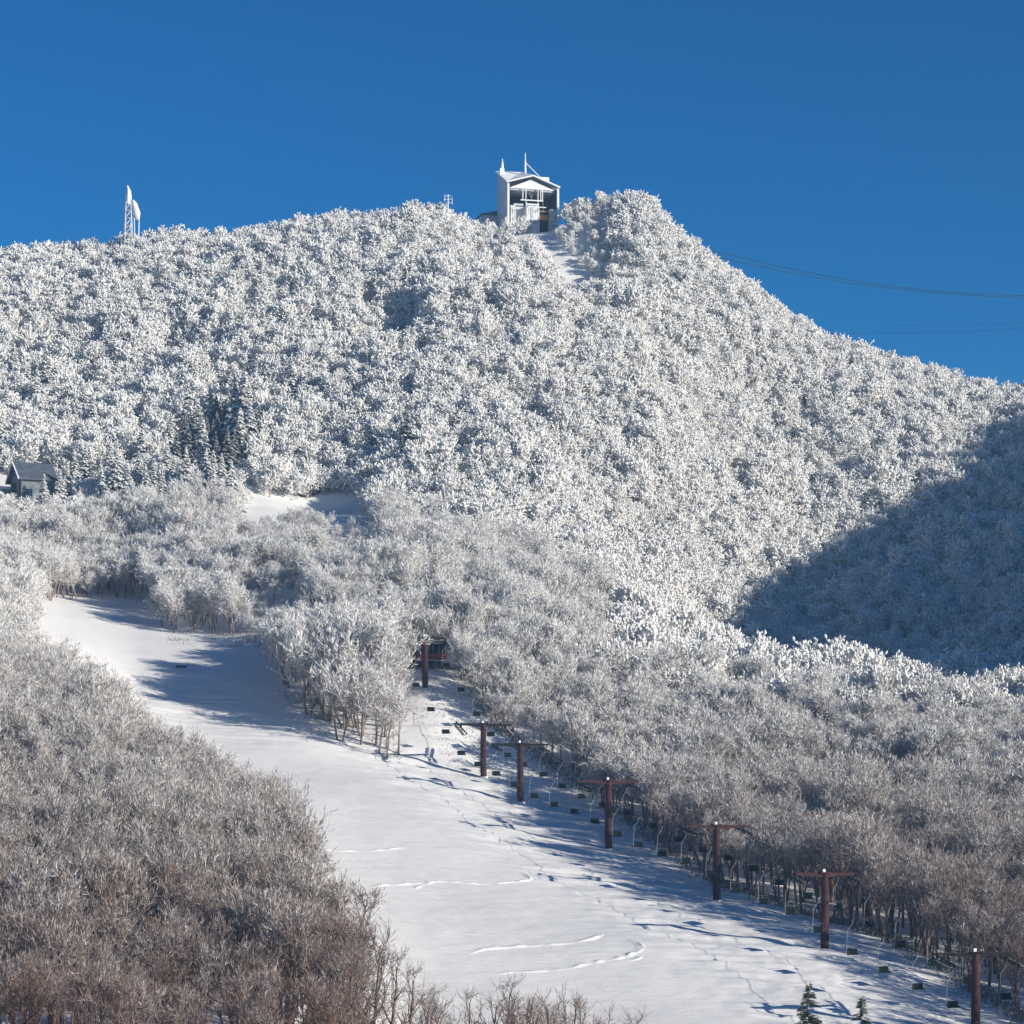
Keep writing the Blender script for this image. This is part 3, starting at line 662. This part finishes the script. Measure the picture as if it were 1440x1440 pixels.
def cable_pts(side, n=9):
    out = []; P = [Vector((x, y, z-.95))+lperp*side*CABH for x, y, z in post_top]
    d0 = (P[0]-P[1]).normalized(); P = [P[0]+d0*45]+P; d1 = Vector((-lift_m, 1, .12)).normalized(); P.append(P[-1]+d1*13)
    for a, b in zip(P[:-1], P[1:]):
        L = (b-a).length; sag = L*L*.00045
        for k in range(n):
            t = k/n; q = a.lerp(b, t); q.z -= 4*sag*t*(1-t); out.append(q)
    out.append(P[-1]); return out
CAB = {s: cable_pts(s) for s in (-1, 1)}
for s, nm in ((-1, 'left'), (1, 'right')):
    b = MB().tube([tuple(p) for p in CAB[s]], .028, 5); tag(b.build('haul_rope', M_cable), 'thin steel haul rope over the %s sheaves of the lift pylons' % nm, 'cable', 'ropes of the ski lift')

def make_chair():
    t = thing('lift_chair', (0, 0, 0)); D = 4.15
    MB().box((-.06, -.16, -.12), (.06, .16, .10)).build('grip', M_dark, t)
    b = MB(); b.tube([(0, 0, -.05), (0, 0, -.6), (-.62, .12, -1.5), (-.70, .12, -D+.9), (-.70, .1, -D+.1)], .02, 5); b.build('hanger', M_rod, t)
    b = MB(); b.tube([(-.70, -.42, -D), (-.70, .12, -D), (-.70, .2, -D+.95), (.70, .2, -D+.95), (.70, .12, -D), (.70, -.42, -D)], .026, 5)
    b.tube([(-.70, -.4, -D), (-.70, -.4, -D+.28), (-.70, .15, -D+.3)], .022, 4); b.tube([(.70, -.4, -D), (.70, -.4, -D+.28), (.70, .15, -D+.3)], .022, 4)
    b.build('side_frame', M_metal, t)
    MB().hexa([(-.66, -.45, -D-.14), (.66, -.45, -D-.14), (.66, .12, -D-.18), (-.66, .12, -D-.18), (-.66, -.45, -D+.02), (.66, -.45, -D+.02), (.66, .12, -D-.03), (-.66, .12, -D-.03)]).build('seat', M_darkseat, t)
    MB().hexa([(-.66, .10, -D-.02), (.66, .10, -D-.02), (.66, .16, -D-.02), (-.66, .16, -D-.02), (-.66, .18, -D+.58), (.66, .18, -D+.58), (.66, .24, -D+.58), (-.66, .24, -D+.58)]).build('backrest', M_darkseat, t)
    return t
def copy_thing(o):
    c = o.copy(); C.objects.link(c)
    for ch in o.children: d = ch.copy(); C.objects.link(d); d.parent = c
    return c
chairs = {-1: [585,606,627,649,673,698,723,751,779,808,837,868,898,931,965,1000,1035,1074,1112,1151,1199,1243,1291,1340],
          1: [605,627,648,670,690,714,736,764,790,818,848,882,918,954,989,1024,1060,1096,1136,1179,1223,1267,1312,1362,1415]}
ordw = ['first', 'second', 'third', 'fourth', 'fifth', 'sixth', 'seventh', 'eighth', 'ninth']
pn = ['lowest pylon', 'second pylon from the bottom', 'third pylon from the bottom', 'fourth pylon from the bottom', 'lower of the close pylon pair', 'upper of the close pylon pair', 'topmost pylon']
proto = make_chair(); first = True; rnd = random.Random(4)
for s in (-1, 1):
    cnt = {}
    for px in chairs[s]:
        pts = CAB[s]; 
        for a, b in zip(pts[:-1], pts[1:]):
            pa, pb = 720+F*a.x/a.y, 720+F*b.x/b.y
            if (pa-px)*(pb-px) <= 0: q = a.lerp(b, (px-pa)/(pb-pa)); break
        else: continue
        ups = [i for i, (x_, y_, z_) in enumerate(post_top) if y_+s*lperp.y*CABH > q.y]
        side = 'left' if s < 0 else 'right'
        if ups: i = min(ups); cnt[i] = cnt.get(i, 0)+1; lab = 'empty chair on the %s rope, %s below the %s' % (side, ordw[min(cnt[i]-1, 8)], pn[i])
        else: cnt[9] = cnt.get(9, 0)+1; lab = 'empty chair on the %s rope, %s above the topmost pylon near the cabin' % (side, ordw[cnt[9]-1])
        o = proto if first else copy_thing(proto); first = False
        o.location = q; o.rotation_euler = (0, 0, lrz+rnd.uniform(-.05, .05)); tag(o, lab, 'lift chair', 'empty chairs on the ski lift')

# upper lift cabin ------------------------------------------------
yy = 536.0; g = gz(XW(604, yy), yy); sc = yy/F
cab = thing('lift_cabin', (XW(604, yy), yy, g), lrz*.6, 'red brown lift cabin on white posts behind the topmost pylon', 'lift cabin')
zb = ZW(928, yy)-g
MB().box((-2.6, 0, zb), (3.2, 3.2, zb+1.25)).build('body', M_brick, cab)
MB().box((-2.62, -.05, zb-.16), (3.22, 3.2, zb-.003)).build('sill', M_rime2, cab)
w_ = MB().box((-.6, .06, zb+1.253), (3.0, 3.1, zb+2.9)).build('window', M_glass, cab)
fr = MB(); 
for q in (-.65, .55, 1.75, 2.95): fr.box((q, 0, zb+1.253), (q+.1, .055, zb+2.9))
fr.build('frame', M_metal, w_)
MB().box((-2.6, .1, zb+1.253), (-.70, 3.1, zb+2.9)).build('side_wall', M_interior, cab)
MB().hexa([(-3.2, -.8, zb+2.95), (3.6, -.8, zb+2.95), (3.6, 3.6, zb+2.95), (-3.2, 3.6, zb+2.95), (-2.9, -.6, zb+3.25), (3.3, -.6, zb+3.25), (2.8, 3.2, zb+3.7), (-2.6, 3.2, zb+3.7)]).build('roof', M_dark, cab)
for q in (-2.3, .1, 3.05): MB().box((q, .1, -.6), (q+.14, .25, zb-.163)).build('post', M_metal, cab)
MB().box((-2.4, 1.0, -.3), (2.6, 3.0, zb-.2)).build('machine_room', M_interior, cab)
b = MB()
for s in (-1, 1):
    b.tube([(s*3.9+.4, -2.5, zb+3.4), (s*3.9+.4, 3, zb+3.1)], .16, 6); b.tube([(s*3.9+.4, -2.5, zb+3.4), (s*4.6+.4, -4.5, zb+2.3)], .16, 6)
b.tube([(-4.4, -1, zb+3.6), (4.8, -1, zb+3.3)], .14, 6); b.build('guide_rails', M_dark, cab)
b = MB().tube([(-3.2, 1.5, zb-.4), (-3.2, 1.5, zb-.1)], 1.5, 20); b.tube([(-3.2, 1.5, -.5), (-3.2, 1.5, zb-.41)], .5, 8); b.build('bullwheel', M_dark, cab)

# ------------------------------------------------------------------ summit ropeway station
yy = 925.0; sc = yy/F; p0 = W(714, 329, yy)
st = thing('ropeway_station', p0, math.radians(14), 'tall white rimed ropeway station standing open fronted on the summit', 'ropeway station')
WD, DP = 16.7, 14.0
def wall(b, x0, x1):   # side slab whose top climbs to the rear
    b.hexa([(x0, 0, -3), (x1, 0, -3), (x1, DP, -3), (x0, DP, -3), (x0, 0, 16.1), (x1, 0, 16.1), (x1, DP, 22.6), (x0, DP, 22.6)])
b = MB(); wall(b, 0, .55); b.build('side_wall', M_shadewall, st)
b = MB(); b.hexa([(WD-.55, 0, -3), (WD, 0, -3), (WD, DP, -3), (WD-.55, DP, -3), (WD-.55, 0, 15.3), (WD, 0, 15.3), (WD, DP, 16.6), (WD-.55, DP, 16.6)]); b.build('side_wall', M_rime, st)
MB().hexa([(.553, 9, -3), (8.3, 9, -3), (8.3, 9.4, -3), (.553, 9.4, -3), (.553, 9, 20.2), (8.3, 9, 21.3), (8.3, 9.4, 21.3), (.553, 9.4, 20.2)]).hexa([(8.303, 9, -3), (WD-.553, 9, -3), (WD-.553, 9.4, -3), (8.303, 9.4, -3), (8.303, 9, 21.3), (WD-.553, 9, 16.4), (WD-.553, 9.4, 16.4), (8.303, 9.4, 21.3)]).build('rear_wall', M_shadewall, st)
MB().box((.76, 8.7, -3), (WD-.76, 8.997, 14.1)).build('shade_partition', M_interior, st)  # dark sheet before the rear wall, standing for the shade inside
MB().box((WD-.75, .5, 8.6), (WD-.553, 9, 14.9)).build('shade_lining', M_interior, st)  # dark slabs on both inner sides: the shade of the bay as colour
MB().box((.553, .5, -1), (.75, 9, 14.9)).build('shade_lining', M_interior, st)
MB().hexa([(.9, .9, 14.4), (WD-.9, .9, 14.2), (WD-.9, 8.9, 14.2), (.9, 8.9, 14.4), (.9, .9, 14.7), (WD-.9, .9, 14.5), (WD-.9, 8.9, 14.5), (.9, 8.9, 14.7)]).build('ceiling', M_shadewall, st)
for xx in (-.15, WD-.45): MB().box((xx, -.35, -3), (xx+.6, -.003, 16.1 if xx < 1 else 15.3)).build('front_column', M_rime, st)
rf = MB()
fr_ = [(-.5, 16.2), (8.3, 18.7), (WD+.4, 15.4)]; bk = [(-.5, 22.8), (8.3, 23.0), (WD+.4, 17.4)]
V = []
for (x, z) in fr_: V += [(x, -.9, z), (x, -.9, z+.45)]
for (x, z) in bk: V += [(x, DP+.3, z), (x, DP+.3, z+.45)]
rf.add(V, [(1, 3, 9, 7), (3, 5, 11, 9), (0, 6, 8, 2), (2, 8, 10, 4), (0, 2, 3, 1), (2, 4, 5, 3), (6, 7, 9, 8), (8, 9, 11, 10), (0, 1, 7, 6), (4, 10, 11, 5)])
roof = rf.build('roof', M_rime, st)
b = MB(); b.add([(.6, .5, 14.9), (WD-1.2, .5, 14.7), (8.0, .5, 17.9), (.6, 1.0, 14.9), (WD-1.2, 1.0, 14.7), (8.0, 1.0, 17.9)], [(0, 1, 2), (3, 5, 4), (0, 3, 4, 1), (1, 4, 5, 2), (2, 5, 3, 0)]); b.build('gable_panel', M_rime, st)
b = MB().box((12.5, 6, 17.0), (15.2, 10, 20.2)); b.build('roof_housing', M_rime, roof)
MB().tube([(8.0, 9, 21), (8.0, 9, 25), (8.05, 9, 28.4)], [.42, .30, .10], 7).build('mast', M_rime, roof)
MB().tube([(8.2, 9, 25.2), (13.4, 9, 20.5)], .12, 5).build('stay_wire', M_rime, roof)
b = MB().tube([(.9, 11, 21), (.9, 11, 24.0), (.95, 11, 26.6)], [.6, .45, .10], 6); b.box((.1, 10.5, 21.5), (1.5, 11.5, 23.4)); b.build('rimed_chimney', M_rime, roof)
def ribs(b, x0, x1, y, z0, z1, n):
    r_ = random.Random(n)
    for i in range(n):
        xa = x0+(x1-x0)*i/n; b.box((xa+.06, y-.12-.22*r_.random(), z0-1+.6*r_.random()), (xa+(x1-x0)/n-.06, y-.004, z1-.5*r_.random()))
b = MB().box((.9, -.2, -3), (2.7, 2.5, 9.2)); ribs(b, .9, 2.7, -.2, 0, 9.0, 3); b.build('pier', M_rime2, st)
b = MB().box((6.0, -.1, -3), (10.4, 4.0, 9.4)); ribs(b, 6.0, 10.4, -.1, 0, 9.2, 6); b.build('pier', M_rime2, st)
b = MB().box((14.0, 0, -3), (WD-.6, 3, 8.6)); ribs(b, 14.0, WD-.6, 0, 0, 8.4, 4); b.build('pier', M_rime2, st)
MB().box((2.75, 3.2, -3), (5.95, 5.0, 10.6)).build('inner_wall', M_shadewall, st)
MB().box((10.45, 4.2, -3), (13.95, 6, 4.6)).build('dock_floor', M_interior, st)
b = MB()
b.box((4.3, .1, 11.0), (11.7, .45, 11.35)); b.box((6.0, 0, 9.7), (10.3, .35, 10.1))
for q in (4.9, 5.9, 9.9, 10.8, 11.4): b.box((q, .05, 11.353), (q+.22, .4, 14.95))
for q in (6.0, 7.1, 8.2, 9.3, 10.0): b.box((q, .05, 9.403), (q+.22, .4, 9.697))
for q in (6.0, 9.9): b.box((q, .05, 10.103), (q+.22, .4, 10.997))
b.box((10.5, .1, 9.0), (12.7, .3, 9.25)); b.build('gallery_frame', M_rime, st)
b = MB(); b.tube([(7.2, 1.5, 14.5), (8.4, 1.5, 11.6)], .2, 6); b.tube([(8.6, 2, 14), (8.2, 2, 11.5)], .14, 6); b.tube([(12.6, 3, 8), (12.4, 3, 13)], .16, 6); b.build('machinery', M_metal, st)
g_ = thing('gondola', p0+Matrix.Rotation(math.radians(14), 3, 'Z') @ Vector((12.2, 2.2, 5.0)), math.radians(14), 'orange gondola docked in the right bay of the summit station', 'gondola')
MB().hexa([(-1.5, -1, .3), (1.5, -1, .3), (1.5, 1.6, .3), (-1.5, 1.6, .3), (-1.7, -1.1, 1.9), (1.7, -1.1, 1.9), (1.7, 1.7, 1.9), (-1.7, 1.7, 1.9)]).build('body', M_orange, g_)
MB().box((-1.6, -1.0, 1.903), (1.6, 1.6, 2.9)).build('window', M_glass, g_)
MB().box((-1.7, -1.15, 2.903), (1.7, 1.75, 3.15)).build('roof', M_orange, g_)
MB().tube([(0, .3, 3.1), (0, .3, 6.5)], .12, 6).build('hanger', M_metal, g_)
an = thing('summit_annex', W(678, 322, 938), math.radians(14), 'low blue grey annex left of the summit ropeway station', 'annex')
MB().box((0, 0, -2), (7.2, 7, 4.6)).build('wall', M_shadewall, an)
MB().hexa([(-.4, -.4, 4.603), (7.3, -.4, 4.603), (7.3, 7.4, 4.603), (-.4, 7.4, 4.603), (-.4, -.4, 4.9), (7.3, -.4, 6.6), (7.3, 7.4, 6.6), (-.4, 7.4, 4.9)]).build('roof', M_roofgrey, an)
MB().box((3.4, -.04, 1.0), (4.6, -.003, 3.0)).build('door', M_shadewall, an)

# radio tower
yy = 915.0; p = W(180, 330, yy); p.z = gz(p.x, yy)
rt = thing('radio_tower', p, .3, 'rime covered lattice radio tower with a white dish on the left skyline', 'radio tower'); Ht = ZW(262, yy)-p.z
b = MB(); w0, w1, hh = 1.5, .75, Ht*.78
cs = [(-1, -1), (1, -1), (1, 1), (-1, 1)]
for (cx, cy) in cs: b.tube([(cx*w0, cy*w0, -1), (cx*w1, cy*w1, hh)], .19, 5)
nb = 7
for k in range(nb):
    za, zb_ = hh*k/nb, hh*(k+1)/nb; wa, wb = w0+(w1-w0)*k/nb, w0+(w1-w0)*(k+1)/nb
    for i in range(4):
        a, c = cs[i], cs[(i+1) % 4]; b.tube([(a[0]*wa, a[1]*wa, za), (c[0]*wb, c[1]*wb, zb_)], .11, 4); b.tube([(a[0]*wb, a[1]*wb, zb_), (c[0]*wb, c[1]*wb, zb_)], .11, 4)
b.build('lattice', M_rime2, rt)
MB().tube([(0, 0, hh-.5), (.1, 0, hh+1.5), (.15, 0, Ht*.93), (-.15, 0, Ht+.3)], [.8, 1.05, .8, .12], 7).build('antenna', M_rime, rt)
b = MB(); c0 = Vector((2.2, -1.0, hh*.86))
b.tube([(1.5, -.6, hh*1.04), (1.9, -.6, hh*.97), (2.7, -.6, hh*.80), (3.0, -.6, hh*.70)], [.25, .9, 1.15, .5], 9); b.build('dish', M_rime, rt)
MB().tube([(0, 0, hh*.86), (2.4, -.6, hh*.86)], .2, 6).build('bracket', M_rime2, rt)
MB().tube([(3.4, -.6, hh*.75), (3.2, -.6, hh*.3), (2.6, -.6, -1)], .17, 5).build('stay', M_rime, rt)
MB().tube([(1.8, -.6, hh*.8), (2.0, -.6, hh*.4), (1.8, -.6, -1)], .15, 5).build('stay', M_rime, rt)
# small mast on the crest left of the station
yy = 912.0; p = W(630, 300, yy); p.z = gz(p.x, yy); h = ZW(273, yy)-p.z
am = thing('small_mast', p, 0, 'small rimed antenna mast on the crest left of the summit station', 'mast')
MB().tube([(0, 0, -.5), (0, 0, h)], [.3, .14], 6).build('pole', M_rime, am)
b = MB()
for dz, l in ((.1, 1.0), (1.2, 1.4), (2.3, .9)): b.tube([(-l, 0, h-dz-.5), (l, 0, h-dz-.4)], .1, 5)
b.tube([(-1.0, 0, h-2.2), (-1.0, 0, h-.1)], .1, 5); b.tube([(1.3, 0, h-3.2), (1.3, 0, h-.9)], .1, 5); b.build('aerial', M_rime, am)

# lodge at the left edge
yy = 718.0; zb = ZW(706, yy)
ho = thing('lodge', (XW(30, yy), yy, zb), math.radians(25), 'grey lodge with bare blue grey roof and tall dark windows at the left edge', 'lodge')
LX, LY, LH, RH = 8.6, 10.0, 6.0, 10.2
MB().box((0, 0, -4), (LX, LY, LH)).build('wall', M_wallgrey, ho)
b = MB(); b.add([(0, 0, LH), (0, LY, LH), (0, LY/2, RH), (.3, 0, LH), (.3, LY, LH), (.3, LY/2, RH)], [(0, 2, 1), (3, 4, 5), (0, 3, 5, 2), (2, 5, 4, 1)]); b.build('gable', M_wallgrey, ho)
rf = MB()
for sg in (0, 1):
    ye, yr = (-.9, LY/2) if sg == 0 else (LY+.9, LY/2); ze = LH-.45
    rf.hexa([(-.9, ye, ze), (LX+.7, ye, ze), (LX+.7, yr, RH+.05), (-.9, yr, RH+.05), (-.9, ye, ze+.28), (LX+.7, ye, ze+.28), (LX+.7, yr, RH+.36), (-.9, yr, RH+.36)])
rf.build('roof', M_roofgrey, ho)
MB().tube([(-1.0, -1.0, LH-.25), (-1.0, LY/2, RH+.35), (-1.0, LY+1.0, LH-.25)], .22, 5).build('rimed_eave', M_rime, ho)
for (a, c) in ((.9, 1.9), (4.4, 5.2), (6.0, 7.6)): MB().box((-.06, a, -1.5), (-.003, c, 5.4)).build('window', M_interior, ho)
MB().box((-.10, 2.3, -1.5), (-.003, 4.0, 5.2)).build('window_panel', M_metal, ho)
for a in (1.2, 4.6): MB().box((a, -.06, 1.5), (a+1.6, -.003, 3.4)).build('window', M_glass, ho)
MB().box((-4.2, 5.2, -4), (-.95, 11.5, 3.6)).build('side_wing', M_wallgrey, ho)

# ropeway cables across the sky
def sky_cable(pts, r, lab):
    P = [W(a, b_, c) for a, b_, c in pts]; out = []
    for i in range(len(P)-1):
        for k in range(8):
            t = k/8; p_, n_ = P[max(i-1, 0)], P[min(i+2, len(P)-1)]; a, b2 = P[i], P[i+1]
            out.append(.5*((2*a)+(b2-p_)*t+(2*p_-5*a+4*b2-n_)*t*t+(3*a-p_-3*b2+n_)*t**3))
    out.append(P[-1]); b = MB().tube([tuple(v) for v in out], r, 5); tag(b.build('ropeway_cable', M_cable), lab, 'cable', 'cables of the ropeway in the sky')
sky_cable([(778,300,940),(900,331,946),(1020,357,952),(1130,382,956),(1250,402,960),(1440,416,966),(1900,428,980),(2600,440,1000)], .10, 'upper of the two dark ropeway cables sloping right from the summit ridge')
sky_cable([(778,303,944),(900,336,950),(1020,364,956),(1130,387,960),(1250,405,964),(1440,419,970),(1900,432,984),(2600,444,1004)], .10, 'lower of the two dark ropeway cables sloping right from the summit ridge')
sky_cable([(1150,470,990),(1240,468,985),(1340,467,980),(1440,461,975),(1900,430,960),(2600,380,940)], .05, 'fainter lower cable rising to the right above the right ridge')
sky_cable([(1240,458,990),(1340,457,985),(1440,453,978),(1900,424,962),(2600,375,942)], .035, 'faintest thin cable just above the low right one')

# small board on the snow
p = GP(255, 941); bd = thing('board_barrier', p, .05, 'small dark board standing alone on the snow in the bend of the run', 'board')
MB().box((-1.05, -.06, .28), (1.05, .06, .62)).build('board', M_dark, bd)
for q in (-.8, .7): MB().box((q, .063, -.3), (q+.1, .15, .62)).build('post', M_dark, bd)

# ski tracks: low berms of pushed-up snow
def track(pts, w=.28, hgt=.13, seed=0):
    P = [GP(a, b_) for a, b_ in pts]; r_ = np.random.RandomState(seed); L = []
    for a, b2 in zip(P[:-1], P[1:]):
        n = max(2, int((b2-a).length/.35))
        for k in range(n): L.append(a.lerp(b2, k/n))
    A = np.array([(v.x, v.y) for v in L]); 
    for _ in range(6): A[1:-1] = (A[:-2]+A[1:-1]*2+A[2:])/4
    n = len(A); d = np.gradient(A, axis=0); d /= np.linalg.norm(d, axis=1, keepdims=True)+1e-9; nn = np.stack([-d[:, 1], d[:, 0]], 1)
    env = np.minimum(1, np.minimum(np.arange(n), n-1-np.arange(n))/8.0)
    A = A+nn*(vnoise(np.arange(n)*.35, np.full(n, seed*3.3), 2.2)*.18)[:, None]
    ht = hgt*env*np.clip(.62+.75*vnoise(np.arange(n)*.35, np.full(n, seed*7.7), 1.1), 0.03, 1.4); rows = []
    for off, hh_ in ((-2.1, -.05), (-.9, .75), (0, 1.0), (.55, .05), (1.3, .45), (2.4, -.05)):
        q = A+nn*off*w; rows.append(np.stack([q[:, 0], q[:, 1], ground(q[:, 0], q[:, 1])+hh_*ht+(.012 if 0 < abs(off) < 2 else -.04)], 1))
    V = np.stack(rows, 1); m = V.shape[1]; f = [(i*m+j, i*m+j+1, (i+1)*m+j+1, (i+1)*m+j) for i in range(n-1) for j in range(m-1)]
    return V.reshape(-1, 3), f
tb = MB()
for i, (pts, w, h) in enumerate([([(508,1248),(560,1244),(620,1240),(670,1243),(720,1241),(746,1237),(738,1229),(702,1223)], .3, .22), ([(572,1252),(600,1243),(622,1238)], .25, .18),
        ([(655,1342),(680,1335),(740,1331),(800,1327),(832,1321),(846,1314),(838,1310)], .32, .24), ([(682,1370),(740,1367),(800,1362),(850,1352),(884,1344),(903,1333),(896,1326),(882,1319)], .34, .25),
        ([(868,1352),(895,1350),(903,1345),(890,1341)], .25, .18), ([(430,1192),(470,1197),(520,1197),(575,1192)], .26, .18), ([(576,1258),(600,1256),(620,1262)], .2, .12),
        ([(450,1155),(475,1158)], .22, .16),
        ([(150,862),(220,880),(300,925),(330,935)], .2, .08), ([(640,1312),(690,1315)], .2, .1)]):
    v, f = track(pts, w, h, i+1); tb.add(v, f)
o = tb.build('ski_tracks', M_snow, smooth=True); tag(o, 'curving ski tracks pressed into the open snow', kind='structure')

# ------------------------------------------------------------------ light, sky, camera
sl = bpy.data.lights.new('sun', 'SUN'); sl.energy = 5.0; sl.angle = math.radians(.5); sl.color = (1.0, .93, .81)
so = bpy.data.objects.new('sun', sl); C.objects.link(so); so.rotation_euler = Vector(SUN).to_track_quat('Z', 'Y').to_euler(); so.location = (300, 200, 400)
w = bpy.data.worlds.new('World'); scene.world = w; w.use_nodes = True; nt = w.node_tree
sky = nt.nodes.new('ShaderNodeTexSky'); sky.sky_type = 'NISHITA'; sky.sun_disc = False; sky.sun_elevation = SUN_EL
sky.sun_rotation = math.radians(90)-SUN_AZ; sky.altitude = 1500; sky.air_density = 1.0; sky.dust_density = 0.2; sky.ozone_density = 4.0
bg = nt.nodes['Background']; bg.inputs['Strength'].default_value = 0.15
gm = nt.nodes.new('ShaderNodeGamma'); gm.inputs['Gamma'].default_value = SKYG[0]
hs = nt.nodes.new('ShaderNodeHueSaturation'); hs.inputs['Saturation'].default_value = SKYG[1]; hs.inputs['Value'].default_value = SKYG[2]
nt.links.new(sky.outputs[0], gm.inputs['Color']); nt.links.new(gm.outputs[0], hs.inputs['Color']); nt.links.new(hs.outputs[0], bg.inputs['Color'])

# added volume of thin blue air: its scatter lifts the shade and softens contrast
hb = MB().box((-7000, -60, ZMIN-1.0), (7000, 4100, 285)).build('fill_haze', None); hb.data.materials.clear(); hb['kind'] = 'stuff'; hb['label'] = 'added thin blue air that lifts the shade on the slopes'
hm = bpy.data.materials.new('fill_haze'); hm.use_nodes = True; hn = hm.node_tree; hn.nodes.remove(hn.nodes['Principled BSDF'])
pv = hn.nodes.new('ShaderNodeVolumePrincipled'); pv.inputs['Color'].default_value = (.30, .60, 1.0, 1); pv.inputs['Density'].default_value = FILL_HAZE; pv.inputs['Anisotropy'].default_value = 0.0
hn.links.new(pv.outputs[0], hn.nodes['Material Output'].inputs['Volume']); hb.data.materials.append(hm)

cam = bpy.data.cameras.new('camera'); co = bpy.data.objects.new('camera', cam); C.objects.link(co)
co.location = (0, 0, 0); co.rotation_euler = (math.radians(90), 0, 0); cam.sensor_width = 36; cam.lens = 36*F/1440; cam.shift_y = (HZ-720)/1440
cam.clip_start = 1; cam.clip_end = 8000; scene.camera = co
scene.view_settings.view_transform = 'Standard'; scene.view_settings.look = 'None'; scene.view_settings.exposure = 0.5; scene.view_settings.gamma = 1
scene.cycles.max_bounces = 6; scene.cycles.diffuse_bounces = 5; scene.cycles.transmission_bounces = 4
